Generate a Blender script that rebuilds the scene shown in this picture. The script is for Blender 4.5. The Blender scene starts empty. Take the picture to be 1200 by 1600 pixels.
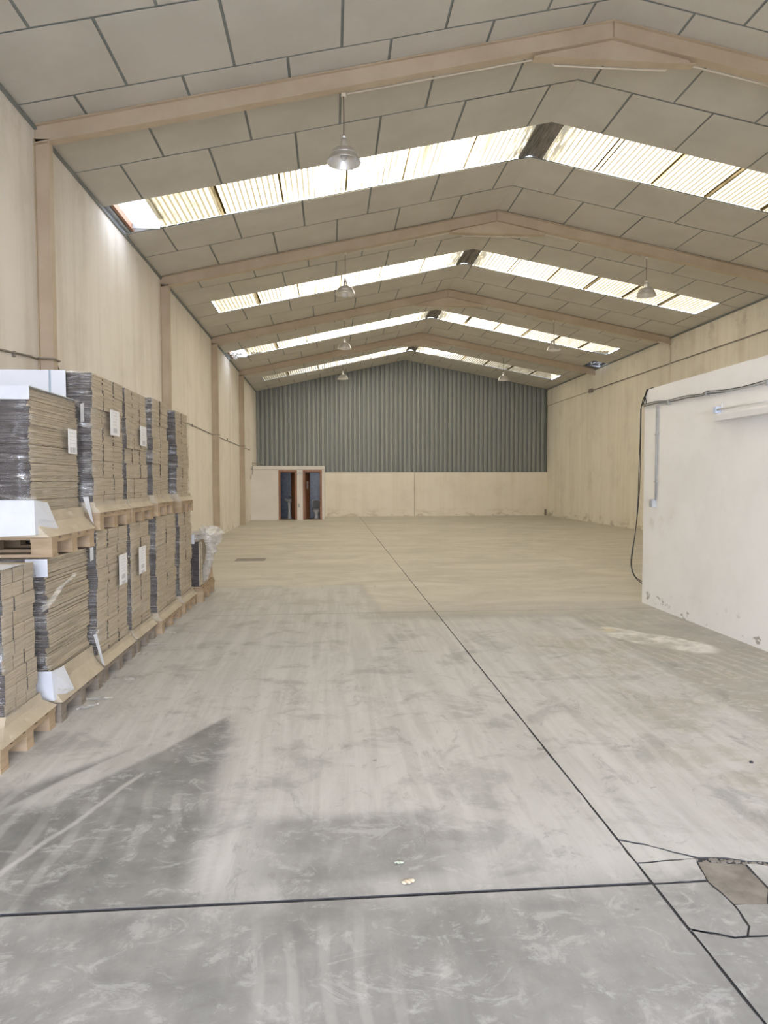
import bpy, bmesh, math, random
from mathutils import Vector, Matrix
random.seed(7)
scene = bpy.context.scene
col = scene.collection

# ------------------------------------------------------------------ camera
HC = 1.65
YAW, PITCH, ROLL = math.radians(4.4555), math.radians(2.6365), math.radians(-0.1235)
F_ = Vector((math.sin(YAW)*math.cos(PITCH), math.cos(YAW)*math.cos(PITCH), -math.sin(PITCH)))
R0 = Vector((math.cos(YAW), -math.sin(YAW), 0)); U0 = R0.cross(F_)
R_ = R0*math.cos(ROLL) + U0*math.sin(ROLL)
U_ = -R0*math.sin(ROLL) + U0*math.cos(ROLL)
FPX = 1600*24/36.0
cam_d = bpy.data.cameras.new('camera'); cam = bpy.data.objects.new('camera', cam_d); col.objects.link(cam)
cam_d.sensor_fit = 'VERTICAL'; cam_d.sensor_height = 36; cam_d.lens = 24
cam_d.clip_start = 0.05; cam_d.clip_end = 400
m3 = Matrix((R_, U_, -F_)).transposed()
cam.matrix_world = Matrix.Translation((0, 0, HC)) @ m3.to_4x4()
scene.camera = cam

def pix(x, y, axis, val):
    """photo pixel -> point on the plane (axis = val)"""
    d = R_*((x-600)/FPX) - U_*((y-800)/FPX) + F_
    o = Vector((0, 0, HC)); t = (val-o[axis])/d[axis]
    return o + d*t

# ------------------------------------------------------------------ world, exposure
w = bpy.data.worlds.new('overcast_sky'); scene.world = w; w.use_nodes = True
bgn = w.node_tree.nodes['Background']
bgn.inputs[0].default_value = (0.80, 0.855, 1.0, 1); bgn.inputs[1].default_value = 9.0
scene.view_settings.view_transform = 'Standard'; scene.view_settings.look = 'None'
scene.view_settings.gamma = 1; scene.view_settings.use_curve_mapping = False
scene.view_settings.exposure = 1.0
try:
    scene.cycles.max_bounces = 12; scene.cycles.diffuse_bounces = 7; scene.cycles.transparent_max_bounces = 16
    scene.cycles.use_denoising = True; scene.cycles.sample_clamp_indirect = 8
    scene.cycles.caustics_reflective = False; scene.cycles.caustics_refractive = False
except Exception: pass

# ------------------------------------------------------------------ main measures
XL, XR, XM = -3.36, 10.18, 3.45
ZL, ZRR, ZM = 5.71, 5.91, 7.20
YB, YF = 31.6, -4.6
FR = [8.24, 14.05, 19.87, 25.72]            # front edge of each steel frame
FW = 0.12
def zc(x):
    return ZL+(ZM-ZL)*(x-XL)/(XM-XL) if x < XM else ZRR+(ZM-ZRR)*(x-XR)/(XM-XR)

# daylight portals (sampling guides for the sky): the skylight strips and the open gate
def portal(name, loc, rot, sx, sy):
    l = bpy.data.lights.new(name, 'AREA'); l.shape = 'RECTANGLE'; l.size = sx; l.size_y = sy
    l.cycles.is_portal = True
    o = bpy.data.objects.new(name, l); col.objects.link(o); o.location = loc; o.rotation_euler = rot
    return o
BAYS = []
edges = FR+[YB]
for k in range(4):
    a = edges[k]+FW; b = edges[k+1]; st = (b-a)/5
    BAYS.append([a+st*i for i in range(6)])
SKY0 = (3.37, 4.5)
for (y0, y1) in [SKY0]+[(r[2], r[3]) for r in BAYS]:
    for (x0, x1) in ((-3.3, 3.3), (3.6, 9.64)):
        zz = (zc(x0)+zc(x1))/2+0.2; ang = math.atan2(zc(x1)-zc(x0), x1-x0)
        portal('skylight_portal', ((x0+x1)/2, (y0+y1)/2, zz), (0, -ang, 0), (x1-x0), y1-y0)
GX0, GX1, GZ = -1.9, 3.5, 4.0
portal('gate_portal', ((GX0+GX1)/2, YF-0.15, GZ/2), (math.radians(90), 0, 0), GX1-GX0, GZ)

# ------------------------------------------------------------------ mesh helpers
class MB:
    def __init__(s): s.v = []; s.f = []; s.m = []; s.sm = []
    def add(s, vs, fs, mi=0, smooth=False):
        o = len(s.v); s.v += [Vector(p) for p in vs]
        for i, f in enumerate(fs):
            s.f.append([o+j for j in f]); s.m.append(mi[i] if isinstance(mi, (list, tuple)) else mi); s.sm.append(smooth)
        return s
    def box(s, x0, x1, y0, y1, z0, z1, mi=0):
        vs = [(x0,y0,z0),(x1,y0,z0),(x1,y1,z0),(x0,y1,z0),(x0,y0,z1),(x1,y0,z1),(x1,y1,z1),(x0,y1,z1)]
        return s.add(vs, [(0,3,2,1),(4,5,6,7),(0,1,5,4),(1,2,6,5),(2,3,7,6),(3,0,4,7)], mi)
    def prism(s, poly, axis, a, b, mi=0, smooth=False, side=None):
        """poly: 2-D points; extruded along axis from a to b"""
        def P(p, t):
            return (t, p[0], p[1]) if axis == 0 else (p[0], t, p[1]) if axis == 1 else (p[0], p[1], t)
        n = len(poly); vs = [P(p, a) for p in poly]+[P(p, b) for p in poly]
        if side is not None: mi = [mi, mi]+[side]*n
        fs = [tuple(range(n)), tuple(range(2*n-1, n-1, -1))]
        fs += [(i, i+n, (i+1) % n+n, (i+1) % n) for i in range(n)]
        return s.add(vs, fs, mi, smooth)
    def tube(s, pts, r, n=8, mi=0, caps=True):
        pts = [Vector(p) for p in pts]; rings = []
        for i, p in enumerate(pts):
            d = (pts[min(i+1, len(pts)-1)]-pts[max(i-1, 0)]).normalized()
            a = Vector((0,0,1)) if abs(d.z) < .9 else Vector((1,0,0))
            u = d.cross(a).normalized(); v = d.cross(u)
            rr = r[i] if isinstance(r, (list, tuple)) else r
            rings.append([p+u*rr*math.cos(t*2*math.pi/n)+v*rr*math.sin(t*2*math.pi/n) for t in range(n)])
        vs = [q for g in rings for q in g]; fs = []
        for i in range(len(pts)-1):
            for t in range(n):
                fs.append((i*n+t, i*n+(t+1) % n, (i+1)*n+(t+1) % n, (i+1)*n+t))
        if caps: fs += [tuple(range(n-1, -1, -1)), tuple((len(pts)-1)*n+t for t in range(n))]
        return s.add(vs, fs, mi, True)
    def lathe(s, prof, c, n=28, mi=0):
        vs = []; fs = []; k = len(prof)
        for t in range(n):
            a = 2*math.pi*t/n
            for (r, z) in prof: vs.append((c[0]+r*math.cos(a), c[1]+r*math.sin(a), c[2]+z))
        for t in range(n):
            u = (t+1) % n
            for i in range(k-1): fs.append((t*k+i, u*k+i, u*k+i+1, t*k+i+1))
        return s.add(vs, fs, mi, True)
    def grid(s, fn, nu, nv, mi=0, smooth=True, closed=False):
        vs = [fn(i/nu, j/nv) for j in range(nv+1) for i in range(nu+1)]
        fs = [(j*(nu+1)+i, j*(nu+1)+i+1, (j+1)*(nu+1)+i+1, (j+1)*(nu+1)+i) for j in range(nv) for i in range(nu)]
        return s.add(vs, fs, mi, smooth)
    def mesh(s, name, org=(0,0,0)):
        me = bpy.data.meshes.new(name); o = Vector(org)
        me.from_pydata([tuple(p-o) for p in s.v], [], s.f)
        me.polygons.foreach_set('material_index', s.m); me.polygons.foreach_set('use_smooth', s.sm)
        bm = bmesh.new(); bm.from_mesh(me); bmesh.ops.recalc_face_normals(bm, faces=bm.faces); bm.to_mesh(me); bm.free()
        me.update(); return me
    def build(s, name, mats, parent=None, org=None, bevel=0):
        """verts are world coordinates; the object's origin is org (or its parent's)"""
        po = world_loc(parent) if parent else Vector((0,0,0))
        o_ = Vector(org) if org is not None else po
        me = s.mesh(name, o_)
        for m in (mats if isinstance(mats, (list, tuple)) else [mats]): me.materials.append(m)
        ob = bpy.data.objects.new(name, me); col.objects.link(ob)
        ob.parent = parent; ob.location = o_-po
        if bevel:
            b = ob.modifiers.new('bevel', 'BEVEL'); b.width = bevel; b.segments = 2; b.limit_method = 'ANGLE'
        return ob
def world_loc(o):
    v = Vector(o.location)
    while o.parent: o = o.parent; v += Vector(o.location)
    return v
def tag(o, label=None, cat=None, group=None, kind=None):
    if label: o['label'] = label
    if cat: o['category'] = cat
    if group: o['group'] = group
    if kind: o['kind'] = kind
    return o
def thing(name, loc, label, cat, group=None, kind=None):
    o = bpy.data.objects.new(name, None); col.objects.link(o); o.location = loc; o.empty_display_size = .1
    return tag(o, label, cat, group, kind)
def rnd(a, b): return random.uniform(a, b)

# ------------------------------------------------------------------ shader helpers
class N:
    """tiny expression wrapper around math nodes"""
    def __init__(s, nt, sock): s.nt = nt; s.k = sock
    def _op(s, op, *o):
        n = s.nt.nodes.new('ShaderNodeMath'); n.operation = op
        for i, q in enumerate((s,)+o):
            if isinstance(q, N): s.nt.links.new(q.k, n.inputs[i])
            else: n.inputs[i].default_value = q
        return N(s.nt, n.outputs[0])
    def __add__(s, o): return s._op('ADD', o)
    def __sub__(s, o): return s._op('SUBTRACT', o)
    def __mul__(s, o): return s._op('MULTIPLY', o)
    def abs(s): return s._op('ABSOLUTE')
    def min(s, o): return s._op('MINIMUM', o)
    def max(s, o): return s._op('MAXIMUM', o)
    def inv(s): return (s*-1.0)+1.0
    def pow(s, p): return s._op('POWER', p)
    def frac(s): return s._op('FRACT')
    def sin(s): return s._op('SINE')
    def step(s, a, b):
        n = s.nt.nodes.new('ShaderNodeMapRange'); n.interpolation_type = 'SMOOTHSTEP'
        s.nt.links.new(s.k, n.inputs[0]); n.inputs[1].default_value = a; n.inputs[2].default_value = b
        if a > b:
            n.inputs[1].default_value = b; n.inputs[2].default_value = a
            n.inputs[3].default_value = 1; n.inputs[4].default_value = 0
        return N(s.nt, n.outputs[0])
def band(e, a, b, soft): return e.step(a-soft, a+soft)*e.step(b+soft, b-soft)

class Mat:
    def __init__(s, name, rough=.7, metal=0, spec=.5, coord='pos'):
        s.m = bpy.data.materials.new(name); s.m.use_nodes = True; s.nt = s.m.node_tree
        s.b = s.nt.nodes['Principled BSDF']; s.out = s.nt.nodes['Material Output']
        s.b.inputs['Roughness'].default_value = rough; s.b.inputs['Metallic'].default_value = metal
        s.b.inputs['Specular IOR Level'].default_value = spec
        if coord == 'pos': s.P = s.nt.nodes.new('ShaderNodeNewGeometry').outputs['Position']
        else: s.P = s.nt.nodes.new('ShaderNodeTexCoord').outputs['Object']
        sp = s.nt.nodes.new('ShaderNodeSeparateXYZ'); s.nt.links.new(s.P, sp.inputs[0])
        s.x, s.y, s.z = [N(s.nt, sp.outputs[i]) for i in range(3)]
    def noise(s, scale=(1,1,1), detail=4, rough=.55, dist=0, off=(0,0,0)):
        mp = s.nt.nodes.new('ShaderNodeMapping'); s.nt.links.new(s.P, mp.inputs[0])
        mp.inputs['Scale'].default_value = scale if isinstance(scale, tuple) else (scale,)*3
        mp.inputs['Location'].default_value = off
        n = s.nt.nodes.new('ShaderNodeTexNoise'); s.nt.links.new(mp.outputs[0], n.inputs['Vector'])
        n.inputs['Scale'].default_value = 1; n.inputs['Detail'].default_value = detail
        n.inputs['Roughness'].default_value = rough; n.inputs['Distortion'].default_value = dist
        return N(s.nt, n.outputs[0])
    def val(s, v):
        n = s.nt.nodes.new('ShaderNodeValue'); n.outputs[0].default_value = v; return N(s.nt, n.outputs[0])
    def rgb(s, c):
        n = s.nt.nodes.new('ShaderNodeRGB'); n.outputs[0].default_value = (*c, 1); return n.outputs[0]
    def mix(s, a, b, f):
        n = s.nt.nodes.new('ShaderNodeMix'); n.data_type = 'RGBA'; n.clamp_factor = True
        for q, i in ((a, 6), (b, 7)):
            if isinstance(q, tuple): n.inputs[i].default_value = (*q, 1)
            else: s.nt.links.new(q, n.inputs[i])
        if isinstance(f, N): s.nt.links.new(f.k, n.inputs[0])
        else: n.inputs[0].default_value = f
        return n.outputs[2]
    def color(s, c):
        if isinstance(c, tuple): s.b.inputs['Base Color'].default_value = (*c, 1)
        else: s.nt.links.new(c, s.b.inputs['Base Color'])
        return s
    def roughness(s, e): s.nt.links.new(e.k, s.b.inputs['Roughness']); return s
    def bump(s, e, strength=.3, dist=.01):
        n = s.nt.nodes.new('ShaderNodeBump'); n.inputs['Strength'].default_value = strength; n.inputs['Distance'].default_value = dist
        s.nt.links.new(e.k, n.inputs['Height']); s.nt.links.new(n.outputs[0], s.b.inputs['Normal']); s.bn = n.outputs[0]
        return s

def simple(name, c, c2=None, scale=6, rough=.7, metal=0, bump=0, coord='pos', spec=.5):
    M = Mat(name, rough, metal, spec, coord)
    if c2 is None: M.color(c)
    else:
        e = M.noise(scale, 5, .6).step(.3, .7); M.color(M.mix(c, c2, e))
        if bump: M.bump(M.noise(scale if not isinstance(scale, tuple) else scale, 6, .6), bump, .01)
    return M.m

# ---- streaky whitewashed concrete
def wall_mat(name, base, dark, streak, low=None):
    M = Mat(name, .85)
    st = M.noise((2.6, 2.6, .14), 7, .68, .4).step(.42, .75)
    st2 = M.noise((11, 11, .22), 5, .65, .3).step(.5, .8)
    bl = M.noise(.9, 7, .68).step(.45, .75)
    c = M.mix(base, streak, st*.75)
    c = M.mix(c, streak, st2*.3)
    c = M.mix(c, dark, bl*.25)
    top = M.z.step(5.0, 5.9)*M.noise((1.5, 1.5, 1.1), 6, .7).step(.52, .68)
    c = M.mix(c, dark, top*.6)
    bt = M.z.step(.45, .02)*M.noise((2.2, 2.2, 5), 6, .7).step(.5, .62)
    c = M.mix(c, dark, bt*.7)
    M.color(c); M.bump(M.noise((14, 14, 5), 6, .65), .25, .008)
    return M.m
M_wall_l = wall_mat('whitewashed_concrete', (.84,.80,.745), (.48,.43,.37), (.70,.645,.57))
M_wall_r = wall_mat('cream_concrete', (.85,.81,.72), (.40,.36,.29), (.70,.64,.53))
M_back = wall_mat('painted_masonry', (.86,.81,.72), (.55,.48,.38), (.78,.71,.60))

def block_mat():
    M = Mat('white_plaster', .6)
    c = M.mix((.90,.90,.90), (.85,.845,.84), M.noise(1.1, 5, .6).step(.4, .7))
    c = M.mix(c, (.72,.71,.68), M.noise((2.5, 2.5, .8), 5, .6, off=(3,1,0)).step(.62, .8)*.4)
    chip = M.z.step(.34, .08)*M.noise((5, 5, 9), 5, .65).step(.60, .63)
    c = M.mix(c, (.36,.34,.31), chip*.85)
    stain = band(M.y, 8.0, 8.75, .12)*band(M.z, 1.05, 1.2, .2)*M.noise(5, 4).step(.5, .7)
    c = M.mix(c, (.58,.56,.5), stain*.6)
    M.color(c); M.bump(M.noise(5, 6, .6), .15, .02); return M.m
M_block = block_mat()

# ---- floor
def floor_mat():
    M = Mat('worn_concrete', .62, spec=.35)
    wx = M.noise(1.3, 4, .6, off=(1,0,0))*.5-.25; wy = M.noise(1.3, 4, .6, off=(0,7,0))*.5-.25
    x = M.x+wx; y = M.y+wy
    xs = M.x+wx*.25; ys = M.y+wy*.25
    grain = M.noise(3.2, 8, .65); fine = M.noise(38, 5, .6)
    streak = M.noise((.55, 1.1, 1), 9, .74, 1.2); streak2 = M.noise((9, .6, 1), 6, .65, .6)
    bare = M.mix((.17,.17,.17), (.265,.263,.257), grain.step(.35, .65))
    dust = M.mix((.48,.472,.46), (.57,.563,.55), streak2.step(.35, .65))
    # swept dusty field between the stacks and the white cubicle
    field = band(xs, -2.6, 2.95, .10)*band(ys, 2.6, 8.1, .25)
    field = field.max(band(xs+ys*.06, -2.6, 1.1, .12)*band(ys, 7.6, 10.75, .10))
    field = field.max(band(xs, -2.6, 9, .3)*band(ys, -9, 2.62, .02)*.30)
    # bare patch next to the nearest stacks, right edge slightly slanted
    patch = (xs+ys*.05).step(-.36, -.52)*(ys-xs*1.15).step(5.75, 5.55)*ys.step(2.62, 2.66)
    swath = band(ys-xs*1.75, 6.05, 6.42, .05)*band(ys, 3.5, 4.9, .1)
    line = band(ys-xs*3.1, 7.16, 7.26, .04)*band(ys, 2.7, 3.9, .05)
    patch2 = band(xs, -.35, .55, .15)*band(ys, 2.75, 3.30, .08)
    cl = M.noise(2.1, 7, .66, .5)
    field = field*(cl.step(.36, .50)*.42+.58)
    field = field*(patch*.92).inv()*(patch2*.7).inv()
    field = field.max(swath*.85).max(line*.8)
    c = M.mix(bare, dust, field*.92)
    # tan, less dusty floor further in
    tan = M.mix((.47,.445,.39), (.60,.57,.505), streak.step(.35, .68))
    c = M.mix(c, tan, y.step(6.6, 9.4)*field.inv().max(y.step(10.4, 10.9)))
    c = M.mix(c, M.mix((.37,.355,.32), (.46,.445,.405), grain.step(.35,.65)), xs.step(2.75, 3.15)*y.step(2.9, 4.0)*y.step(9.4, 7.5)*.85)
    # brownish mottling right of the long joint
    mot = xs.step(1.6, 2.4)*y.step(8, 6.5)*y.step(2.7, 3.2)
    c = M.mix(c, (.36,.335,.28), mot*M.noise(1.6, 6, .7).step(.42, .6)*.7)
    spots = mot*M.noise(9, 3, .5).step(.60, .66)
    c = M.mix(c, (.55,.53,.48), spots*.5)
    # white spill by the cubicle
    u = (M.x-3.3)*.56+(M.y-6.8)*-.83; v = (M.x-3.3)*.83+(M.y-6.8)*.56
    u = u+wx*.9; v = v+wy*.8
    ring = ((u*1.15)*(u*1.15)+(v*3.1)*(v*3.1))
    sp = ring.step(.85, .55)*(M.noise(2.6, 5, .6).step(.40, .62)*.8+.1)
    c = M.mix(c, (.74,.73,.69), sp)
    c = M.mix(c, (.72,.62,.36), band(M.x, 2.9, 3.2, .06)*band(M.y, 7.15, 7.35, .04)*M.noise(8, 3).step(.45,.6)*.6)
    # fine mottling, tyre sweeps, scuffs, foot marks
    wv = (M.x*46+M.noise((.35,.35,1), 3)*42).sin()
    sweep = wv.step(.2, .9)*M.noise(.8, 4).step(.45, .62)*y.step(9.5, 7)
    c = M.mix(c, (.62,.61,.60), sweep*.25)
    sc = M.noise(6.5, 9, .74, .6).step(.54, .66)*y.step(8, 5)
    c = M.mix(c, (.58,.58,.575), sc*.4)
    sm = M.noise((3.4,5.5,1), 9, .78, .9, off=(2,9,0)).step(.54, .63)*y.step(7, 4.5)
    c = M.mix(c, (.56,.56,.56), sm*.40)
    sm2 = M.noise((5.5,3.2,1), 9, .78, 1.0, off=(12,3,0)).step(.55, .64)*y.step(8, 5)
    c = M.mix(c, (.24,.238,.235), sm2*.42)
    dk = M.noise(4.2, 7, .7, 1.0, off=(4,4,0)).step(.60, .72)
    c = M.mix(c, (.22,.217,.21), dk*.42)
    spot = M.noise(9, 2, .4, 0, off=(9,2,0)).step(.745, .76)*y.step(5, 4)
    c = M.mix(c, (.20,.19,.18), spot*.6)
    c = M.mix(c, (.33,.325,.32), fine.step(.6, .8)*.25)
    scr = M.noise((1.2, 60, 1), 3, .5, off=(0,3,0)).step(.72, .76)*M.noise(1.1, 2).step(.5, .6)
    c = M.mix(c, (.62,.61,.60), scr*.35)
    M.color(c); M.bump(grain*.6+fine*.4, .12, .01)
    M.roughness(M.noise(2, 4)*.25+.5); return M.m
M_floor = floor_mat()
M_patch = simple('broken_concrete', (.17,.15,.13), (.29,.265,.235), 7, .8, bump=.2)
M_under = simple('joint_dirt', (.045,.047,.055), (.08,.08,.085), 20, .9)
M_asphalt = simple('yard_concrete', (.45,.44,.42), (.55,.54,.52), 2, .9)

# ---- roof
M_panel = Mat('ceiling_board', .75)
M_panel.color(M_panel.mix((.555,.535,.49), (.61,.59,.545), M_panel.noise(1.2, 5, .6).step(.35, .7))); M_panel.bump(M_panel.noise(9, 5, .6), .12, .01)
M_panel = M_panel.m
M_joint = simple('grey_tee_bar', (.20,.225,.225), (.25,.27,.265), 8, .6)
M_steel = Mat('beige_painted_steel', .5)
M_steel.color(M_steel.mix((.51,.415,.305), (.58,.485,.37), M_steel.noise(1.8, 5, .6).step(.35, .7))); M_steel.bump(M_steel.noise(4, 4), .08, .01)
M_steel = M_steel.m
M_rust = simple('rusty_steel', (.28,.13,.07), (.38,.22,.14), 10, .7)
M_galv = simple('galvanised_strip', (.45,.46,.47), (.3,.31,.32), 5, .45, .6)
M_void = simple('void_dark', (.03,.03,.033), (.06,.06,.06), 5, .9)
M_wool = simple('torn_insulation', (.75,.74,.70), (.5,.5,.48), 20, .95, bump=.6)

def sheet_mat():
    M = Mat('translucent_sheet')
    n = M.nt.nodes; L = M.nt.links
    for q in (M.b,): n.remove(q)
    pitch = .0875
    rib = ((M.x*(2*math.pi/pitch)).sin()+1.0)*.5
    st = M.noise((2.2, .5, .5), 5, .6)
    near = M.noise((18, 2.0, 1), 4, .6)
    ends = M.x.step(-.2, -2.4).max(M.x.step(3.2, 8.0)*.95)
    seamd = M.noise((5.5, .25, .3), 3, .5, off=(2.3,0,0)).step(.60, .70)
    ridge = (M.x-XM).abs().step(.85, .15)
    dirt = (rib.step(.55, .90)*(ends*.75+st.step(.3, .6)*.5+.34+M.x.step(3.3, 4.3)*.45)).min(1.0)
    dirt = dirt.max(seamd*.70).max(ends*.74*(near.step(.3, .7)*.3+.7)).max(ridge*near.step(.25, .55)*.97)
    frac = dirt.inv().max(.0).pow(2.6)
    c = M.mix((.052,.041,.021), (.87,.745,.52), frac)
    black = ridge*near.step(.42, .6); c = M.mix(c, (.03,.027,.02), black*.8)
    t = n.new('ShaderNodeBsdfTransparent'); L.new(c, t.inputs[0])
    tr = n.new('ShaderNodeBsdfTranslucent'); L.new(c, tr.inputs[0])
    mx = n.new('ShaderNodeMixShader'); mx.inputs[0].default_value = .30; L.new(t.outputs[0], mx.inputs[1]); L.new(tr.outputs[0], mx.inputs[2])
    L.new(mx.outputs[0], M.out.inputs[0]); return M.m
M_sheet = sheet_mat()
M_clear = Mat('clear_roof_sheet'); _n = M_clear.nt.nodes; _n.remove(M_clear.b)
_t = _n.new('ShaderNodeBsdfTransparent'); _t.inputs[0].default_value = (.34,.34,.325,1)
_r = _n.new('ShaderNodeBsdfTranslucent'); _r.inputs[0].default_value = (.34,.34,.32,1)
_x = _n.new('ShaderNodeMixShader'); _x.inputs[0].default_value = .4
for _a, _b in ((_t.outputs[0], _x.inputs[1]), (_r.outputs[0], _x.inputs[2]), (_x.outputs[0], M_clear.out.inputs[0])): M_clear.nt.links.new(_a, _b)
M_clear = M_clear.m
M_ridge = simple('dirty_ridge_cap', (.10,.095,.085), (.28,.26,.23), (25,2,3), .8)

# ---- cladding
M_clad = Mat('grey_green_cladding', .5)
M_clad.color(M_clad.mix((.27,.29,.285), (.31,.33,.32), M_clad.noise((6,6,.4), 4).step(.35,.7))); M_clad = M_clad.m

# ---- pallets and cartons
def kraft_mat():
    M = Mat('kraft_board', .75)
    c = M.mix((.46,.385,.275), (.56,.48,.365), M.noise((4, 4, 60), 4, .6).step(.35,.65))
    c = M.mix(c, (.28,.225,.155), M.noise((3,3,140), 2, .5).step(.52,.66)*.55)
    c = M.mix(c, (.50,.42,.31), M.noise((3,9,2), 5).step(.55,.75)*.4)
    M.color(c); M.bump(M.noise((6,6,90), 3), .35, .006); return M.m
M_kraft = kraft_mat()
M_flute = Mat('open_flutes', .9)
M_flute.color(M_flute.mix((.040,.034,.036), (.10,.082,.078), M_flute.noise((8, 8, 110), 4, .6).step(.4,.65))); M_flute.bump(M_flute.noise((30,30,120), 3), .4, .006)
M_flute = M_flute.m
M_skirt = simple('kraft_slip_sheet', (.45,.38,.275), (.54,.465,.35), 5, .65, bump=.15)
M_paper = simple('white_paper', (.66,.68,.73), (.60,.62,.67), 6, .6)
M_wood = simple('pallet_wood', (.36,.26,.16), (.48,.36,.24), (3,3,14), .8, bump=.2)
M_wood2 = simple('weathered_pallet_wood', (.20,.165,.13), (.30,.25,.20), (3,3,14), .85, bump=.2)
def film_mat(name, base, rs, white=.4):
    M = Mat(name, rs); n = M.nt.nodes; L = M.nt.links
    M.color((.88,.88,.90))
    h = M.noise((3, 3, 16), 5, .6, 1.2)+M.noise((16,16,4), 3)*.5
    M.bump(h, 1.0, .03)
    g = n.new('ShaderNodeBsdfGlossy'); g.inputs[0].default_value = (1,1,1,1); g.inputs['Roughness'].default_value = rs; L.new(M.bn, g.inputs['Normal'])
    m0 = n.new('ShaderNodeMixShader'); m0.inputs[0].default_value = white; L.new(g.outputs[0], m0.inputs[1]); L.new(M.b.outputs[0], m0.inputs[2])
    t = n.new('ShaderNodeBsdfTransparent'); mx = n.new('ShaderNodeMixShader')
    wr = M.noise((2.5, 2.5, 13), 6, .65, 1.5).step(.50,.72)
    f = wr*.36+base
    L.new(f.k, mx.inputs[0]); L.new(t.outputs[0], mx.inputs[1]); L.new(m0.outputs[0], mx.inputs[2])
    L.new(mx.outputs[0], M.out.inputs[0]); return M.m
M_film = film_mat('stretch_film', .07, .2, .15)
M_filmw = film_mat('bunched_film', .42, .25, .6)
def label_mat():
    M = Mat('printed_label', .6, coord='obj')
    rows = band((M.z*38).frac(), .30, .55, .05)*M.noise((1,90,60), 2).step(.45,.55)
    bars = (M.y*300).sin().step(-.1,.1)*band(M.z, -.085, -.045, .002)
    bars = bars.max((M.y*390).sin().step(-.1,.1)*band(M.z, -.14, -.105, .002))*band(M.y, -.055, .055, .002)
    txt = rows*M.z.step(-.04, -.03)*band(M.y, -.06, .06, .004)*.6
    M.color(M.mix((.83,.83,.84), (.18,.18,.22), bars.max(txt)*.8)); return M.m
M_label = label_mat()
M_marked = Mat('marked_paper', .55, coord='obj')
_mk = band(M_marked.z-M_marked.x*.12, -.006, -.027, .0015).max(band(M_marked.z-M_marked.x*.12, -.055, -.052, .0015)).max(band(M_marked.z-M_marked.x*.12, -.005, -.002, .0015))
M_marked.color(M_marked.mix((.66,.68,.74), (.3,.3,.36), _mk*band(M_marked.x, -.34, -.20, .01)*.8)); M_marked = M_marked.m
M_tape = simple('grey_tape', (.33,.40,.47))

# ---- small things
M_alu = Mat('spun_aluminium', .32, .9); M_alu.color(M_alu.mix((.86,.86,.88), (.74,.74,.76), M_alu.noise(9, 4).step(.4,.7))); M_alu = M_alu.m
M_bulb = Mat('frosted_bulb', .25); M_bulb.color((.88,.89,.92)); M_bulb = M_bulb.m
M_black = simple('black_rubber', (.02,.021,.022), rough=.5)
M_browncord = simple('brown_cord', (.10,.05,.03), rough=.6)
M_conduit = simple('grey_conduit', (.38,.39,.40), (.46,.47,.48), 12, .4)
M_dconduit = simple('dark_conduit', (.22,.20,.175), (.30,.27,.23), 9, .6)
M_cpipe = simple('cream_pipe', (.68,.62,.53), rough=.5)
M_pwhite = simple('white_enamel', (.82,.82,.84), rough=.35)
M_pblue = simple('pale_plastic_cap', (.62,.70,.86), rough=.4)
M_box = simple('grey_switch_box', (.50,.53,.56), rough=.45)
M_door = Mat('varnished_wood', .4); M_door.color(M_door.mix((.26,.105,.045), (.36,.165,.075), M_door.noise((14,14,1.2), 5).step(.35,.7))); M_door = M_door.m
def tile_mat():
    M = Mat('blue_tile', .25)
    gx = (M.x*6.6).frac(); gz = (M.z*6.6).frac(); gy = (M.y*6.6).frac()
    g = band(gx, .04, .96, .02)*band(gz, .04, .96, .02)*band(gy, .03, .97, .02)
    c = M.mix((.010,.017,.046), (.022,.036,.085), M.noise(7, 2).step(.45,.55))
    M.color(M.mix((.035,.042,.065), c, g)); return M.m
M_tile = tile_mat()
M_rest = simple('restroom_whitewash', (.88,.86,.82), (.82,.79,.74), 1.5, .7)
M_ceramic = simple('white_ceramic', (.80,.80,.79), rough=.15)
M_dkplastic = simple('dark_cistern_lid', (.13,.12,.11), rough=.4)

# ================================================================== floor
floor = tag(MB().box(XL-.2, XR+.2, YF, YB+.3, -.2, -.007).build('floor', M_under, org=(0,0,-.2)), kind='structure')
JX = 1.305; G = .006
ys = [YF, 2.63, 8.45, 14.35, 20.15, 25.95, YB]
xs = [XL, JX, XR]
def G2(px, py): p = pix(px, py, 2, 0); return (p.x, p.y)
def jag(poly, step=.035, amp=.0035):
    out = []
    for p, q in zip(poly, poly[1:]+poly[:1]):
        L = math.hypot(q[0]-p[0], q[1]-p[1]); axis_edge = abs(q[0]-p[0]) < 1e-4 or abs(q[1]-p[1]) < 1e-4 or L > 1.0
        out.append(p)
        if not axis_edge:
            n = int(L/step)
            for i in range(1, n): t = i/n; out.append((p[0]+(q[0]-p[0])*t+rnd(-amp, amp), p[1]+(q[1]-p[1])*t+rnd(-amp, amp)))
    return out
crk = [G2(*p) for p in ((966,1311),(1006,1318),(1050,1330),(1090,1339),(1135,1340),(1168,1345),(1200,1347))]
crack_main = [(JX+G, crk[0][1])]+crk+[(2.15, 2.70), (2.6, 2.63+G)]
bl = [G2(*p) for p in ((1077,1452),(1118,1458),(1146,1465),(1172,1463),(1200,1462))]
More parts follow.
